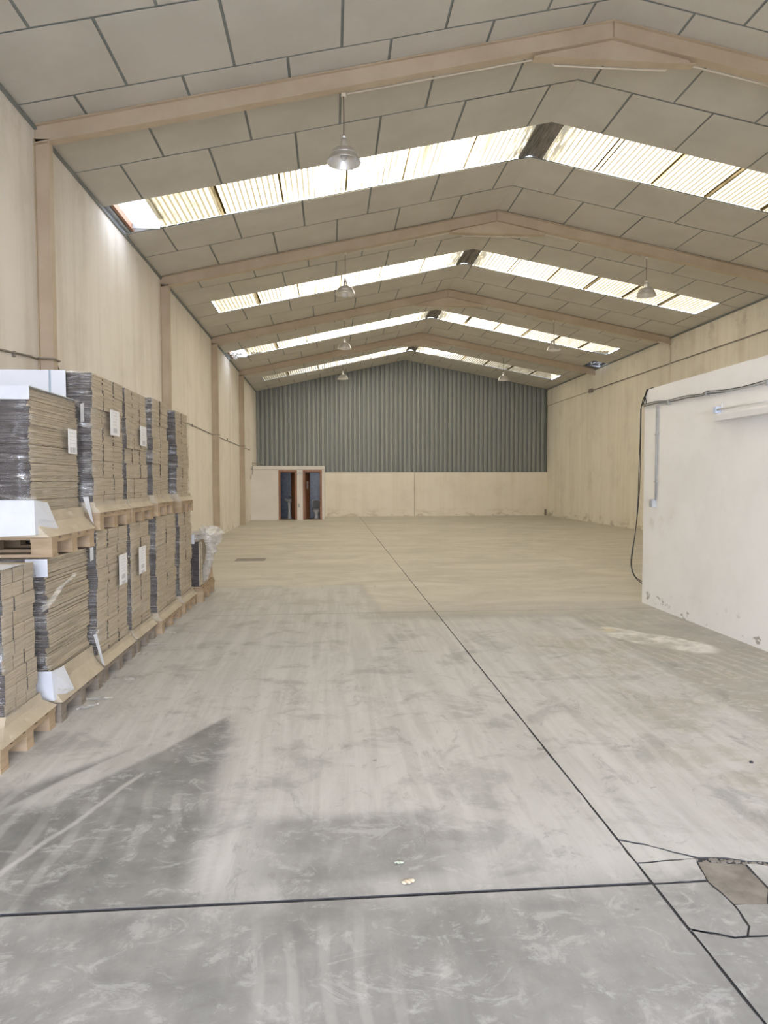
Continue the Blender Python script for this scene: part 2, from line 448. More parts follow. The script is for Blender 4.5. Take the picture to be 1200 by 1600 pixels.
for j in range(6):
    for i in range(2):
        x0 = xs[i]+(G if i else 0); x1 = xs[i+1]-(G if i < 1 else 0)
        y0 = ys[j]+(0 if not j else .010 if j == 1 else .003); y1 = ys[j+1]-(.009 if j == 0 else .003 if j < 5 else 0)
        if i == 1 and j == 1:
            poly = crack_main+[(x1, y0), (x1, y1), (x0, y1)]
            MB().prism(jag(poly), 2, -.006, 0, side=1).build('slab', [M_floor, M_under], floor)
        elif i == 1 and j == 0:
            # near slab right of the joint, broken into pieces at its corner
            a = G2(1105,1376); b = G2(1147,1413); c = G2(1171,1447); k_ = G2(1168,1461)
            poly = [(x0, bl[0][1])]+[(q[0], q[1]-.006) for q in bl]+[(2.3, bl[-1][1]-.03), (2.9, y1), (x1, y1), (x1, y0), (x0, y0)]
            MB().prism(jag(poly), 2, -.006, 0, side=1).build('slab', [M_floor, M_under], floor)
            wedge = [(x0, bl[0][1]+.007), (x0, y1), (a[0]-.004, y1), (b[0]-.006, b[1]), (c[0]-.006, c[1]), (k_[0]-.004, k_[1]), (bl[2][0]+.01, bl[2][1]+.006), (bl[1][0], bl[1][1]+.006)]
            MB().prism(jag(wedge), 2, -.006, -.001, side=1).build('slab_fragment', [M_floor, M_under], floor)
            d = G2(1200,1412)
            rest = [(k_[0]+.005, k_[1]), (c[0]+.004, c[1]), (b[0]+.004, b[1]), (d[0], d[1]), (2.25, d[1]), (2.28, bl[-1][1]-.02), (bl[-1][0], bl[-1][1]+.006), (k_[0]+.012, k_[1]-.001)]
            MB().prism(jag(rest), 2, -.006, -.002, side=1).build('slab_fragment', [M_floor, M_under], floor)
            e = G2(1088,1345); f = G2(1163,1349); g = G2(1200,1388)
            brown = [(e[0]+.006, e[1]-.004), (f[0], f[1]), (g[0], g[1]), (d[0], d[1]+.005), (b[0]+.006, b[1]+.006), (a[0]+.006, a[1])]
            MB().prism(jag(brown), 2, -.006, -.004, side=1).build('slab_fragment', [M_patch, M_under], floor)
            corner = [(f[0]+.008, f[1]), (2.1, 2.67), (2.55, 2.62), (2.3, d[1]+.01), (d[0]+.006, d[1]+.006), (g[0]+.008, g[1])]
            MB().prism(jag(corner), 2, -.006, -.002, side=1).build('slab_fragment', [M_floor, M_under], floor)
        else:
            ne = int((y1-y0)/.07) if j <= 2 else 1
            xe = x1 if i == 0 else x0
            edge = [(xe+rnd(-.003, .003), y0+(y1-y0)*q/ne) for q in range(ne+1)]
            poly = [(x0, y0)]+edge+[(x0, y1)] if i == 0 else [(x1, y1)]+edge[::-1]+[(x1, y0)]
            MB().prism(poly, 2, -.006, 0, side=1).build('slab', [M_floor, M_under], floor)
p0, p1, p2, p3 = G2(1003,1349), G2(1086,1342), G2(1103,1374), G2(1017,1380)
MB().prism(jag([(JX+G, p0[1]), (p1[0], p1[1]), (p2[0], p2[1]), (JX+G, 2.63+.004)]), 2, -.006, -.001, side=1).build('slab_fragment', [M_floor, M_under], floor)
MB().prism(jag([(JX+G, crk[0][1]-.012), (crk[1][0], crk[1][1]-.010), (crk[2][0], crk[2][1]-.010), (crk[3][0]-.01, crk[3][1]-.010), (p1[0]-.03, p1[1]+.008), (JX+G, p0[1]+.012)]), 2, -.006, -.002, side=1).build('slab_fragment', [M_floor, M_under], floor)
for q in range(46):
    u = random.random(); p = pix(1082+118*u, 1343+5*u+rnd(-3.5,3.5), 2, 0); r_ = rnd(.004, .011)
    MB().prism([(p.x+r_*math.cos(a+rnd(-.3,.3))*rnd(.7,1.4), p.y+r_*math.sin(a)*.8) for a in (0,1.2,2.4,3.7,5.0)], 2, -.007, rnd(-.004,-.001)).build('rubble', M_patch, floor)
tag(MB().box(-25, 30, -40, YF, -.2, -.02).build('floor_yard', M_asphalt, org=(0,-20,-.2)), kind='structure')

# ================================================================== walls
def wall(name, mb, mat, org, parent=None): return tag(mb.build(name, mat, parent, org), kind='structure' if parent is None else None)
# left wall: precast panels between the columns
wl = wall('wall_left', MB().box(XL-.22, XL-.04, YF, YB+.2, 0, ZL+.3), M_under, (XL,10,0))
yy = [YF, -3.4, 2.4]+[f+.06 for f in FR]+[YB]
for a, b in zip(yy, yy[1:]):
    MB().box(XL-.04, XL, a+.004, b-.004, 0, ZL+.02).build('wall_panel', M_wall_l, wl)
# right wall: lower and upper precast panels
wr = wall('wall_right', MB().box(XR+.04, XR+.22, YF, YB+.2, 0, ZRR+.3), M_under, (XR,10,0))
for a, b in zip(yy, yy[1:]):
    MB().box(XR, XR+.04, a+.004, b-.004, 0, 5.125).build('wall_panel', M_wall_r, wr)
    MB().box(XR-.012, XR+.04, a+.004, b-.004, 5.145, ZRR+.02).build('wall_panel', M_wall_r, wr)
# back wall: painted masonry below, ribbed sheet cladding above
wb = wall('wall_back', MB().box(XL-.2, XR+.2, YB+.08, YB+.25, 0, ZM+.3), M_void, (3,YB,0))
def rough_top(x0, x1, z):
    n = max(2, int((x1-x0)/.25)); pts = [(x0, 0), (x1, 0)]
    return pts+[(x1+(x0-x1)*i/n, z+rnd(-.008, .008)) for i in range(n+1)]
for a, b in ((XL, 1.12), (1.24, 3.88), (3.90, XR)):
    MB().prism(rough_top(a, b, 2.04), 1, YB-.06, YB+.05).build('masonry_panel', M_back, wb)
MB().box(1.12, 1.24, YB-.075, YB+.05, 0, 2.03).build('pilaster', M_back, wb)
# broken skim along the foot of the wall
def foot(x0, x1):
    n = int((x1-x0)/.09); up = [(x1+(x0-x1)*i/n, .06+rnd(0, .05)) for i in range(n+1)]
    MB().prism([(x0, 0), (x1, 0)]+up, 1, YB-.085, YB-.06).build('skirting_render', M_back, wb)
foot(5.1, 10.1); foot(-.2, 1.1)
MB().box(10.05, 10.13, YB-.13, YB-.09, 0, .28).build('stub_post', M_dconduit, wb)
# cladding sheets: 1.05 m cover, five trapezoidal ribs each
pitch = .21; x = XL; k = 0
while x < XR-.02:
    xe = min(x+5*pitch, XR); mb = MB(); prof = []; t = x
    while t < xe-1e-6:
        for dx, dy in ((0,.085),(.018,.0),(.125,.0),(.143,.085)):
            if t+dx <= xe: prof.append((t+dx, YB-.03+dy))
        t += pitch
    prof.append((xe, YB-.03+.085))
    ex = sorted(set([p for p in prof]+([(XM, YB-.03)] if x < XM < xe and False else [])), key=lambda q: prof.index(q))
    vs = []; fs = []
    for (px, py) in ex: vs += [(px, py, 2.03), (px, py, zc(px)+.012)]
    for i in range(len(ex)-1): fs.append((2*i, 2*i+2, 2*i+3, 2*i+1))
    o = mb.add(vs, fs).build('cladding_sheet', M_clad, wb)
    x = xe; k += 1
MB().box(-.25, XR, YB-.07, YB+.0, 2.035, 2.06).build('drip_flashing', M_clad, wb)
# front wall with the open gate the light comes through
wf = wall('wall_front', MB().box(XL-.2, GX0, YF-.2, YF, 0, ZM+.2).box(GX1, XR+.2, YF-.2, YF, 0, ZM+.2).box(GX0, GX1, YF-.2, YF, GZ, ZM+.2), M_wall_l, (0,YF,0))

# ================================================================== ceiling
A_ = [-2.76,-1.60,-.45,.71,1.88,3.06,4.24,5.42,6.62,7.81,9.00]
B_ = [-2.19,-1.03,.15,1.32,2.49,3.65,4.83,6.03,7.22,8.42,9.63]
def near_roof(a, b, x0=XL-.2, x1=XR+.2):
    lo = [(x, zc(x)) for x in ((x0, XM, x1) if x0 < XM < x1 else (x0, x1))]
    return MB().prism(lo+[(x, z+.2) for x, z in lo[::-1]], 1, a, b)
ceiling = tag(near_roof(YF-.2, SKY0[0]).build('ceiling', M_panel, org=(XM,0,ZM)), kind='structure')
GAP = .016
def slab_pts(x0, x1, z0, z1):
    """cross-section of a board lying in the roof plane, bent where it crosses the ridge"""
    lo = [(x0, zc(x0)+z0)]; hi = [(x0, zc(x0)+z1)]
    if x0 < XM < x1: lo.append((XM, ZM+z0)); hi.append((XM, ZM+z1))
    lo.append((x1, zc(x1)+z0)); hi.append((x1, zc(x1)+z1))
    return lo+hi[::-1]
def panel(x0, x1, y0, y1):
    d = rnd(-.003, .002)
    MB().prism(slab_pts(x0+(GAP if x0 > XL+.01 else .012), x1-(GAP if x1 < XR-.01 else .012), d, .007+d), 1, y0+GAP, y1-GAP).build('ceiling_panel', M_panel, ceiling)
def deck(x0, x1, y0, y1, nm='roof_deck'):
    MB().prism(slab_pts(x0, x1, .0105, .019), 1, y0, y1).build(nm, M_joint, ceiling)
def row(y0, y1, J):
    e = [XL]+J+[XR]
    for a, b in zip(e, e[1:]):
        if b-a > .08: panel(a, b, y0, y1)
    deck(XL, XR, y0, y1)
for (a, b, J) in ((4.5,5.63,A_),(5.63,6.76,A_),(6.76,7.86,B_),(7.86,8.36,A_)): row(a, b, B_ if a == 4.5 else J)
def skylight(y0, y1):
    # skylight: corrugated sheets on both slopes with a ridge cap between
    for (a, b) in ((-2.76, XM-.16), (XM+.16, 9.64)):
        n = 6; wdt = (b-a)/n
        for s in range(n):
            x0, x1 = a+s*wdt-(.05 if s else 0), a+(s+1)*wdt+(.05 if s < n-1 else 0)
            lift = .021+(.010 if s % 2 else 0); pt = .0875
            m = int((x1-x0)/pt*6)
            def fn(u, v, x0=x0, x1=x1, lift=lift): 
                xx = x0+(x1-x0)*u
                return (xx, y0-.04+(y1-y0+.08)*v, zc(xx)+lift+.011*(1+math.sin(xx*2*math.pi/pt)))
            MB().grid(fn, m, 2).build('skylight_sheet', M_sheet, ceiling)
    cap = [(XM-.21, zc(XM-.21)+.014), (XM-.08, zc(XM-.08)+.028), (XM, ZM+.032), (XM+.08, zc(XM+.08)+.028), (XM+.21, zc(XM+.21)+.014)]
    MB().prism(cap+[(p[0], p[1]+.03) for p in cap[::-1]], 1, y0-.02, y1+.02).build('ridge_cap', M_ridge, ceiling)
skylight(*SKY0)
for q in ((XL, -2.76), (9.64, XR)): panel(*q, *SKY0); deck(*q, *SKY0)
for k in range(4):
    r = BAYS[k]
    o, i_ = (B_, A_) if k % 2 == 0 else (A_, B_)
    for q, J in ((0,o),(1,i_),(3,i_),(4,o)):
        if k == 2 and q == 4:      # the board missing by the right wall
            e = [XL]+J+[XR]
            for a, b in zip(e, e[1:]):
                if b < XR: panel(a, b, r[q], r[q+1])
            deck(XL, 9.66, r[q], r[q+1]); deck(9.66, XR, r[q+1]-.3, r[q+1])
            continue
        row(r[q], r[q+1]-(0 if q < 4 else 0), J)
    deck(XL, XR, edges[k], edges[k]+FW)
    if k == 3: deck(XL, XR, YB, YB+.25)
    y0, y1 = r[2], r[3]
    for (a, b) in ((XL, -2.76), (9.64, XR)):
        if a == XL and k in (0, 2): continue
        panel(a, b, y0, y1); deck(a, b, y0, y1)
    skylight(y0, y1)
    if k in (0, 2):   # the end board is gone: purlin, flashing and outer sheet show
        za = zc(XL)
        MB().box(XL+.02, XL+.10, y0-.02, y1+.02, za+.02, za+.16).build('eaves_flashing', M_galv, ceiling)
        MB().box(XL+.11, XL+.16, y0-.02, y1+.02, za+.04, za+.14).build('purlin', M_rust, ceiling)
        MB().box(XL+.16, -2.76, y1-.16, y1-.12, za+.06, za+.14).build('batten', M_galv, ceiling)
        MB().prism(slab_pts(XL+.02, -2.76, .0, .05), 1, y1-.05, y1-.01).build('edge_strip', M_conduit, ceiling)
        def fo(u, v):
            xx = XL+(-2.72-XL)*u; yv = y0-.04+(y1-y0+.08)*v
            return (xx, yv, zc(xx)+.15+.012*math.sin(yv*2*math.pi/.09))
        MB().grid(fo, 4, 60).build('outer_sheet', M_clear, ceiling)
        if k == 2:
            for q in range(14):
                xx = rnd(XL+.1, -2.8); yv = rnd(y0+.1, y1-.05); l = rnd(.1,.3)
                MB().tube([(xx, yv, zc(xx)+rnd(.0,.05)), (xx+rnd(-.1,.1), yv+rnd(-.1,.1), zc(xx)-rnd(-.02,.06)), (xx+rnd(-.12,.12), yv+l*.5, zc(xx)-rnd(0,.12))], [.02, .03, .008], 5).build('torn_insulation', M_wool, ceiling)
# void over the missing board by the right wall
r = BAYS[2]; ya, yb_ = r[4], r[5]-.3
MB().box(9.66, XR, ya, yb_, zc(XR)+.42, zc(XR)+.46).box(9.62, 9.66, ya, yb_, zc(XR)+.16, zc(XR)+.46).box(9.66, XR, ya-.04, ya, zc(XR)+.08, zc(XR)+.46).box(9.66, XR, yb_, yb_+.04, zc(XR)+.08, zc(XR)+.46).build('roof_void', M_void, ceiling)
for q in range(7):
    xx = rnd(9.72, 10.1); yv = rnd(ya+.1, yb_-.1)
    MB().tube([(xx, yv, zc(xx)+.06), (xx+rnd(-.08,.08), yv+rnd(-.1,.1), zc(xx)+.02), (xx+rnd(-.08,.08), yv+rnd(-.1,.1), zc(xx)+.10)], [.015,.02,.008], 5).build('torn_insulation', M_wool, ceiling)
# dark edge trims where the boards meet the long walls
tag(MB().box(XL, XL+.03, 4.5, YB, ZL-.045, ZL-.005).build('trim_1', M_joint, org=(XL,10,ZL)), kind='structure')
tag(MB().box(XR-.045, XR-.012, 4.5, YB, ZRR-.04, ZRR-.005).build('trim_2', M_joint, org=(XR,10,ZRR)), kind='structure')

# ================================================================== steel frames
names = ['beige steel roof frame farthest from the grey cladding wall', 'beige steel roof frame, third one counted from the grey cladding wall',
         'beige steel roof frame, second one counted from the grey cladding wall', 'beige steel roof frame closest to the grey cladding wall']
BD = .215
def rafter_mb(y, xa, xb, d=BD):
    mb = MB(); tf = .012
    def q(x, o): return (x, zc(x)-.004-o)
    yc = y+FW/2
    mb.prism([q(xa, .0), q(xb, .0), q(xb, tf), q(xa, tf)], 1, y, y+FW)
    mb.prism([q(xa, d-tf), q(xb, d-tf), q(xb, d), q(xa, d)], 1, y, y+FW)
    mb.prism([q(xa, tf), q(xb, tf), q(xb, d-tf), q(xa, d-tf)], 1, yc-.018, yc+.018)
    return mb
for k, y in enumerate(FR):
    t = thing('portal_frame', (XL+.09, y+FW/2, 0), names[k], 'roof frame', 'steel roof frames')
    rafter_mb(y, XL+.002, XM).build('rafter', M_steel, t)
    rafter_mb(y, XM, XR-.002-.012).build('rafter', M_steel, t)
    g0, g1 = XM-.985, XM+1.01; zg = ZM-.475
    MB().prism([(g0+.06, zc(g0)-BD+.0), (XM, ZM-BD-.004), (g1-.06, zc(g1)-BD), (g1-.02, zg+.006), (g0+.02, zg+.006)], 1, y+FW/2-.006, y+FW/2+.006).build('apex_gusset', M_steel, t)
    MB().prism([(g0, zg), (g1, zg), (g1, zg-.012), (g0, zg-.012)], 1, y, y+FW).build('gusset_flange', M_steel, t)
    MB().box(XM-.008, XM+.008, y+.004, y+FW-.004, ZM-BD, ZM-.012).build('splice_plate', M_steel, t)
    c = MB(); xo, xi = XL+.002, XL+.175; zt = zc(xi)-BD+.03
    c.box(xo, xo+.01, y, y+FW, 0, zt).box(xi-.01, xi, y, y+FW, 0, zt).box(xo+.01, xi-.01, y+FW/2-.018, y+FW/2+.018, 0, zt)
    c.build('column', M_steel, t)
    MB().box(xo, xi+.02, y-.01, y+FW+.01, 0, .012).build('base_plate', M_steel, t)

# cream pipes under the rafters feeding the lamps
for k, y in enumerate(FR):
    yc = y+FW+.02
    def zp(x): return zc(x)-BD-.018
    lampx = (.18,.32,.42,.48)[k]
    e = .0
    o = MB().tube([(lampx+.04, yc, zp(lampx+.04)), (XM-.8, yc, zp(XM-.8)), (XM-.7, yc, ZM-.50), (XM+.7, yc, ZM-.50), (XM+.8, yc, zp(XM+.8)), (6.55, yc, zp(6.55))], .011, 6).build('pipe', M_cpipe, org=(XM, yc, ZM-.5))
    tag(o, 'thin cream pipe under the '+('roof frame farthest from the cladding wall','third roof frame from the cladding wall','second roof frame from the cladding wall','roof frame closest to the cladding wall')[k], 'pipe', 'cream lamp pipes')

# ================================================================== pendant lamps
def lamp(x, y, zrim, label, tilt=0):
    ztop = zc(x)-BD-.03; s = 1.0; z = zrim
    t = thing('pendant_lamp', (x, y, ztop), label, 'lamp', 'aluminium pendant lamps')
    MB().tube([(x, y, ztop+.035), (x, y, ztop-.012)], .032, 10).build('junction_box', M_cpipe, t)
    MB().tube([(x, y, ztop-.01), (x+.002, y, (ztop+z+.3)/2), (x, y, z+.31)], .006, 6).build('cord', M_browncord, t)
    MB().lathe([(.0,.315),(.022,.315),(.034,.305),(.034,.285),(.028,.282),(.028,.272),(.038,.268),(.042,.225),(.045,.18),(.048,.16),(.0,.16)], (x,y,z), 20).build('neck', M_alu, t)
    outer = [(.046,.172),(.080,.163),(.118,.146),(.148,.122),(.165,.095),(.171,.076),(.182,.055),(.194,.028),(.203,.008),(.207,0.0)]
    inner = [(r-.004, h-.003) for r, h in outer[::-1]]
    sh = MB().lathe(outer+[(.205,-.003)]+inner, (x,y,z), 36).build('shade', M_alu, t)
    MB().lathe([(.170,.080),(.176,.078),(.176,.071),(.171,.072)], (x,y,z), 36).build('shade_seam', M_alu, sh)
    MB().lathe([(.0,.022),(.018,.026),(.034,.05),(.042,.075),(.040,.10),(.030,.125),(.024,.145),(.024,.17)], (x,y,z), 18).build('bulb', M_bulb, t)
wh = ['roof frame farthest from the grey cladding', 'third roof frame from the grey cladding', 'second roof frame from the grey cladding', 'roof frame closest to the grey cladding']
for k, x in enumerate((.18,.32,.42,.48)):
    lamp(x, FR[k]+FW+.02, (5.46,5.46,5.47,5.45)[k], 'aluminium dome lamp, pallet side, on the '+wh[k])
for k, x in ((1,6.69),(2,6.62),(3,6.6)):
    lamp(x, FR[k]+FW+.02, (0,5.55,5.50,5.47)[k], 'aluminium dome lamp, cubicle side, on the '+wh[k])

# ================================================================== white cubicle on the right
XC, YC, ZT = 4.17, 8.84, 2.84
def cub_poly():
    r = .13; pts = [(YC, 0)]
    n = 8
    for i in range(9): pts.append((YC+rnd(-.006,.004), 2.5*i/8+.04))
    for i in range(n+1):
        a = i/n*math.pi/2; pts.append((YC-r+r*math.cos(a), ZT-r+r*math.sin(a)))
    return pts+[(YF+.02, ZT), (YF+.02, 0)]
wc_ = wall('wall_cubicle', MB().prism(cub_poly(), 0, XC, XC+.14), M_block, (XC,4,0))
MB().box(XC+.14, XR-.0, YC-.14, YC-.01, 0, ZT-.01).build('end_wall', M_block, wc_)
MB().box(XC+.14, XR-.0, YF+.02, YC-.14, ZT-.14, ZT-.01).build('cubicle_roof', M_block, wc_)

# wall conduit, cables and switch box on the cubicle
def cub(px, py, dx): p = pix(px, py, 0, XC-dx); return p
pts = [cub(x, y, .022) for x, y in ((1200,597),(1160,606),(1135,611),(1105,614),(1098,617),(1075,620),(1060,624),(1045,627),(1025,629),(1008,634))]
pts.insert(0, Vector((XC-.022, 3.0, 2.60))); pts[-1].x = XC-.03
cc = thing('surface_conduit', (XC-.02, 7, 2.6), 'grey conduit with dark cables running along the white cubicle below its top edge', 'conduit')
MB().tube(pts, .011, 8).build('tube', M_conduit, cc)
MB().tube([p+Vector((-.008,0,.014+.006*math.sin(i*2.1))) for i, p in enumerate(pts)], .0045, 6).build('cable', M_black, cc)
MB().tube([p+Vector((-.012,0,-.012)) for p in pts[3:]], .004, 6).build('cable', M_black, cc)
for i in (1, 4, 8):
    p = pts[i]; MB().box(p.x-.018, XC-.001, p.y-.012, p.y+.012, p.z-.03, p.z+.025).build('clip', M_conduit, cc)
vc = thing('drop_conduit', (XC-.02, 8.5, 1.36), 'twin thin grey conduit dropping down the white cubicle to the switch box', 'conduit')
va, vb = cub(1026,634,.016), cub(1024,782,.016)
MB().tube([va, vb], .010, 8).build('tube', M_conduit, vc)
MB().tube([va+Vector((0,-.035,-.005)), (va+vb)/2+Vector((0,-.015,0)), vb+Vector((0,-.012,.02))], .008, 8).build('tube', M_conduit, vc)
for t_ in (.30,.80):
    p = va.lerp(vb, t_); MB().box(p.x-.012, XC, p.y-.045, p.y+.02, p.z-.008, p.z+.008).build('saddle', M_conduit, vc)
p = cub(1023,786,.0)
sb = thing('switch_box', (XC, p.y, p.z), 'small grey switch box at the lower end of the conduit on the white cubicle', 'switch box')
MB().box(XC-.055, XC, p.y-.045, p.y+.045, p.z-.055, p.z+.05).build('case', M_box, sb, bevel=.006)
MB().box(XC-.062, XC-.055, p.y-.03, p.y+.03, p.z-.038, p.z+.03).build('rocker', M_conduit, sb, bevel=.002)
# loop of black cable over the rounded corner
def loop(pl, r, dy):
    P = [pix(x, y, 1, YC+.035+dy) for x, y in pl]
    out = []
    for i in range(len(P)-1):
        a = P[max(i-1,0)]; b = P[i]; c = P[i+1]; d = P[min(i+2,len(P)-1)]
        for t in (0,.33,.66):
            out.append(.5*((2*b)+(c-a)*t+(2*a-5*b+4*c-d)*t*t+(3*b-a-3*c+d)*t*t*t))
    return out+[P[-1]]
lc = thing('hanging_cable', (XC, YC+.04, 0.27), 'loop of black cable hanging off the corner of the white cubicle', 'cable')
la = loop([(1001,640),(1000,690),(998,740),(997,780),(993,830),(986,872),(988,893),(995,905),(1004,912)], .007, 0)
lb = loop([(1002,636),(1001,690),(1000,745),(999,770),(995,815),(989,860),(987,885),(993,901),(1004,909)], .007, .02)
top1 = [Vector((XC+.30, YC-.25, ZT+.012)), Vector((XC+.12, YC-.09, ZT+.014)), Vector((XC+.03, YC-.01, ZT-.0)), Vector((XC-.012, YC+.03, ZT-.12))]
MB().tube(top1+la, .0055, 7).build('strand', M_black, lc)
MB().tube([q+Vector((.03,.012,.006)) for q in top1]+lb, .005, 7).build('strand', M_black, lc)
for q in range(3):
    MB().tube([Vector((XC+.02+.05*q, YC-.20, ZT+.014)), Vector((XC-.005, YC-.10+.02*q, ZT-.0)), Vector((XC-.016, YC-.05+.012*q, ZT-.09)), Vector((XC-.016, YC-.09+.05*q, 2.64))], .005, 6).build('strand', M_black, lc)
# fluorescent batten
bt = thing('batten_light', (XC-.04, 6.4, 2.28), 'white fluorescent batten light fixed to the cubicle wall', 'light')
pa = pix(1131,655,0,XC-.09)
MB().prism([(XC-.10, 2.275), (XC-.10, 2.335), (XC-.04, 2.365), (XC, 2.365), (XC, 2.275)], 1, 5.5, 7.02).build('housing', M_pwhite, bt)
MB().box(XC-.012, XC, 7.02, 7.12, 2.27, 2.46).build('end_bracket', M_pwhite, bt)
MB().box(XC-.07, XC-.012, 7.03, 7.08, 2.365, 2.43).build('lamp_holder', M_pblue, bt)
MB().tube([(XC-.05, 7.03, 2.40), (XC-.05, 5.55, 2.40)], .013, 10).build('fluorescent_tube', M_pwhite, bt)

# ================================================================== wall conduits
lw = thing('wall_conduit', (XL+.02, 17, 3.0), 'long dark conduit along the whitewashed wall behind the pallet stacks', 'conduit')
pts = [(XL+.014, y, z) for y, z in ((1,2.95),(7.3,2.99),(8.0,3.05),(8.2,3.05))]
def around(y, z): return [(XL+.014, y-.05, z), (XL+.19, y-.02, z), (XL+.19, y+FW+.02, z), (XL+.014, y+FW+.06, z)]
for i, y in enumerate(FR):
    z = (3.06,3.03,2.97,2.94)[i]; pts += around(y, z)
    if i == 0: pts += [(XL+.014, 8.75, 3.07), (XL+.02, 8.82, 3.01)]
pts += [(XL+.014, 28.9, 2.93)]
MB().tube(pts, .012, 6).build('tube', M_dconduit, lw)
for y in (7.6, 11, 17.0, 22.6): MB().box(XL, XL+.03, y-.012, y+.012, 2.97, 3.03).build('clip', M_dconduit, lw)
rw = thing('wall_conduit', (XR-.03, 20, 5.13), 'dark conduit running level along the cream wall high above the white cubicle', 'conduit')
MB().tube([(XR-.024, 26.0, 5.135), (XR-.024, YC, 5.135)], .016, 6).build('tube', M_dconduit, rw)
MB().box(XR-.09, XR-.0, 25.95, 26.25, 5.06, 5.20).build('end_box', M_dconduit, rw)
dp = thing('drop_pipe', (XR-.04, 19.9, 5.2), 'short cream pipe from the roof frame down to the level wall conduit', 'pipe')
MB().tube([(9.75, 19.84, zc(9.75)-BD-.02), (10.05, 19.84, zc(10.05)-BD-.03), (XR-.05, 19.84, 5.55), (XR-.045, 19.84, 5.10)], .016, 6).build('tube', M_cpipe, dp)

# ================================================================== restroom block
YW = 29.0; RX0, RX1 = XL, -.27; RH = 2.27
D1 = (-2.19, -1.42); D2 = (-1.17, -.37); DH = 2.09
rm = MB()
rm.box(RX0, D1[0], YW, YW+.1, 0, RH).box(D1[1], D2[0], YW, YW+.1, 0, RH).box(D2[1], RX1, YW, YW+.1, 0, RH)
rm.box(D1[0], D1[1], YW, YW+.1, DH, RH).box(D2[0], D2[1], YW, YW+.1, DH, RH)
rwall = wall('wall_restroom', rm, M_rest, (-1.8, YW, 0))
MB().box(RX1-.1, RX1, YW+.1, YB-.06, 0, RH).build('side_wall', M_rest, rwall)
MB().box(RX0, RX1-.1, YW+.1, YB-.06, RH-.08, RH).build('flat_roof', M_rest, rwall)
MB().box(RX0, RX1+.01, YW-.012, YW, RH-.16, RH-.145).build('fascia_line', M_dconduit, rwall)
MB().box(-1.33, -1.27, YW+.1, YB-.06, 0, RH-.08).build('partition', M_tile, rwall)
MB().box(RX0, RX1-.1, YW+1.25, YW+1.3, 0, RH-.08).build('tiled_wall', M_tile, rwall)
MB().box(RX1-.13, RX1-.1, YW+.1, YW+1.25, 0, RH-.08).build('tiled_wall', M_tile, rwall)
MB().box(-2.6, -2.55, YW+.1, YW+1.25, 0, RH-.08).build('tiled_wall', M_tile, rwall)
def door(n, D, hinge):
    d = tag(bpy.data.objects.new('door_%d' % n, None), kind='structure'); col.objects.link(d); d.location = ((D[0]+D[1])/2, YW, 0)
    f = .085
    MB().box(D[0], D[0]+f, YW-.02, YW+.11, 0, DH).build('jamb', M_door, d)
    MB().box(D[1]-f, D[1], YW-.02, YW+.11, 0, DH).build('jamb', M_door, d)
    MB().box(D[0]+f, D[1]-f, YW-.02, YW+.11, DH-f, DH).build('head', M_door, d)
    wdt = D[1]-D[0]-2*f
    ang = math.radians(72 if hinge > 0 else 74); hx = D[1]-f-.01 if hinge > 0 else D[0]+f+.01
    s = -1 if hinge > 0 else 1
    dx, dy = s*math.cos(ang), math.sin(ang); nx, ny = -dy*.035*s, dx*.035*s
    b = (hx, YW+.11)
    e = (hx+dx*wdt, YW+.11+dy*wdt)
    leaf = MB().prism([b, e, (e[0]+nx*0-0*ny, e[1]), (e[0]-s*.035, e[1]+.0), (b[0]-s*.035+0, b[1])][:2]+[(e[0]-s*.035, e[1]), (b[0]-s*.035, b[1])], 2, .02, DH-f-.01).build('door_leaf', M_door, d)
    hpos = (b[0]+(e[0]-b[0])*.9, b[1]+(e[1]-b[1])*.9)
    MB().tube([(hpos[0]+s*.0, hpos[1], 1.0), (hpos[0]+s*.05, hpos[1]-.01, 1.0), (hpos[0]+s*.05, hpos[1]-.1, 1.0)], .012, 6).build('handle', M_alu, leaf)
    if n == 2:
        a2 = (b[0]+(e[0]-b[0])*.30+s*.004, b[1]+(e[1]-b[1])*.30); b2 = (b[0]+(e[0]-b[0])*.66+s*.004, b[1]+(e[1]-b[1])*.66)
        MB().prism([a2, b2, (b2[0]-s*.003, b2[1]), (a2[0]-s*.003, a2[1])], 2, 1.30, 1.62).build('notice_sheet', M_paper, leaf)
    return d
door(1, D1, 1); door(2, D2, -1)
ts = thing('toilet', (-.62, YW+1.0, 0), 'white toilet with dark lid in the restroom with the notice on its door', 'toilet')
tx, ty = -.62, YW+.78
MB().lathe([(.0,.0),(.11,.0),(.12,.02),(.085,.08),(.08,.18),(.10,.25),(.155,.33),(.185,.385),(.18,.40),(.14,.40),(.11,.33),(0,.28)], (tx,ty,0), 24).build('bowl', M_ceramic, ts)
MB().box(tx-.19, tx+.19, ty+.16, ty+.36, .40, .78).build('cistern', M_ceramic, ts, bevel=.02)
MB().box(tx-.20, tx+.20, ty+.15, ty+.37, .78, .81).build('cistern_lid', M_ceramic, ts, bevel=.008)
MB().lathe([(.0,.405),(.19,.405),(.195,.415),(.19,.43),(0,.435)], (tx,ty,0), 24).build('seat_lid', M_dkplastic, ts)
MB().prism([(tx-.18,.44),(tx+.18,.44),(tx+.165,.76),(tx+.1,.80),(tx-.1,.80),(tx-.165,.76)], 1, ty+.11, ty+.135).build('raised_lid', M_dkplastic, ts)
MB().tube([(tx,ty+.2,.2),(tx,ty+.47,.2)], .06, 10).build('waste_pipe', M_ceramic, ts)
wsn = thing('wash_basin', (-1.55, YW+1.0, 0), 'white wash basin inside the restroom with the bare wooden door', 'wash basin')
bx, by = -1.80, YW+1.02
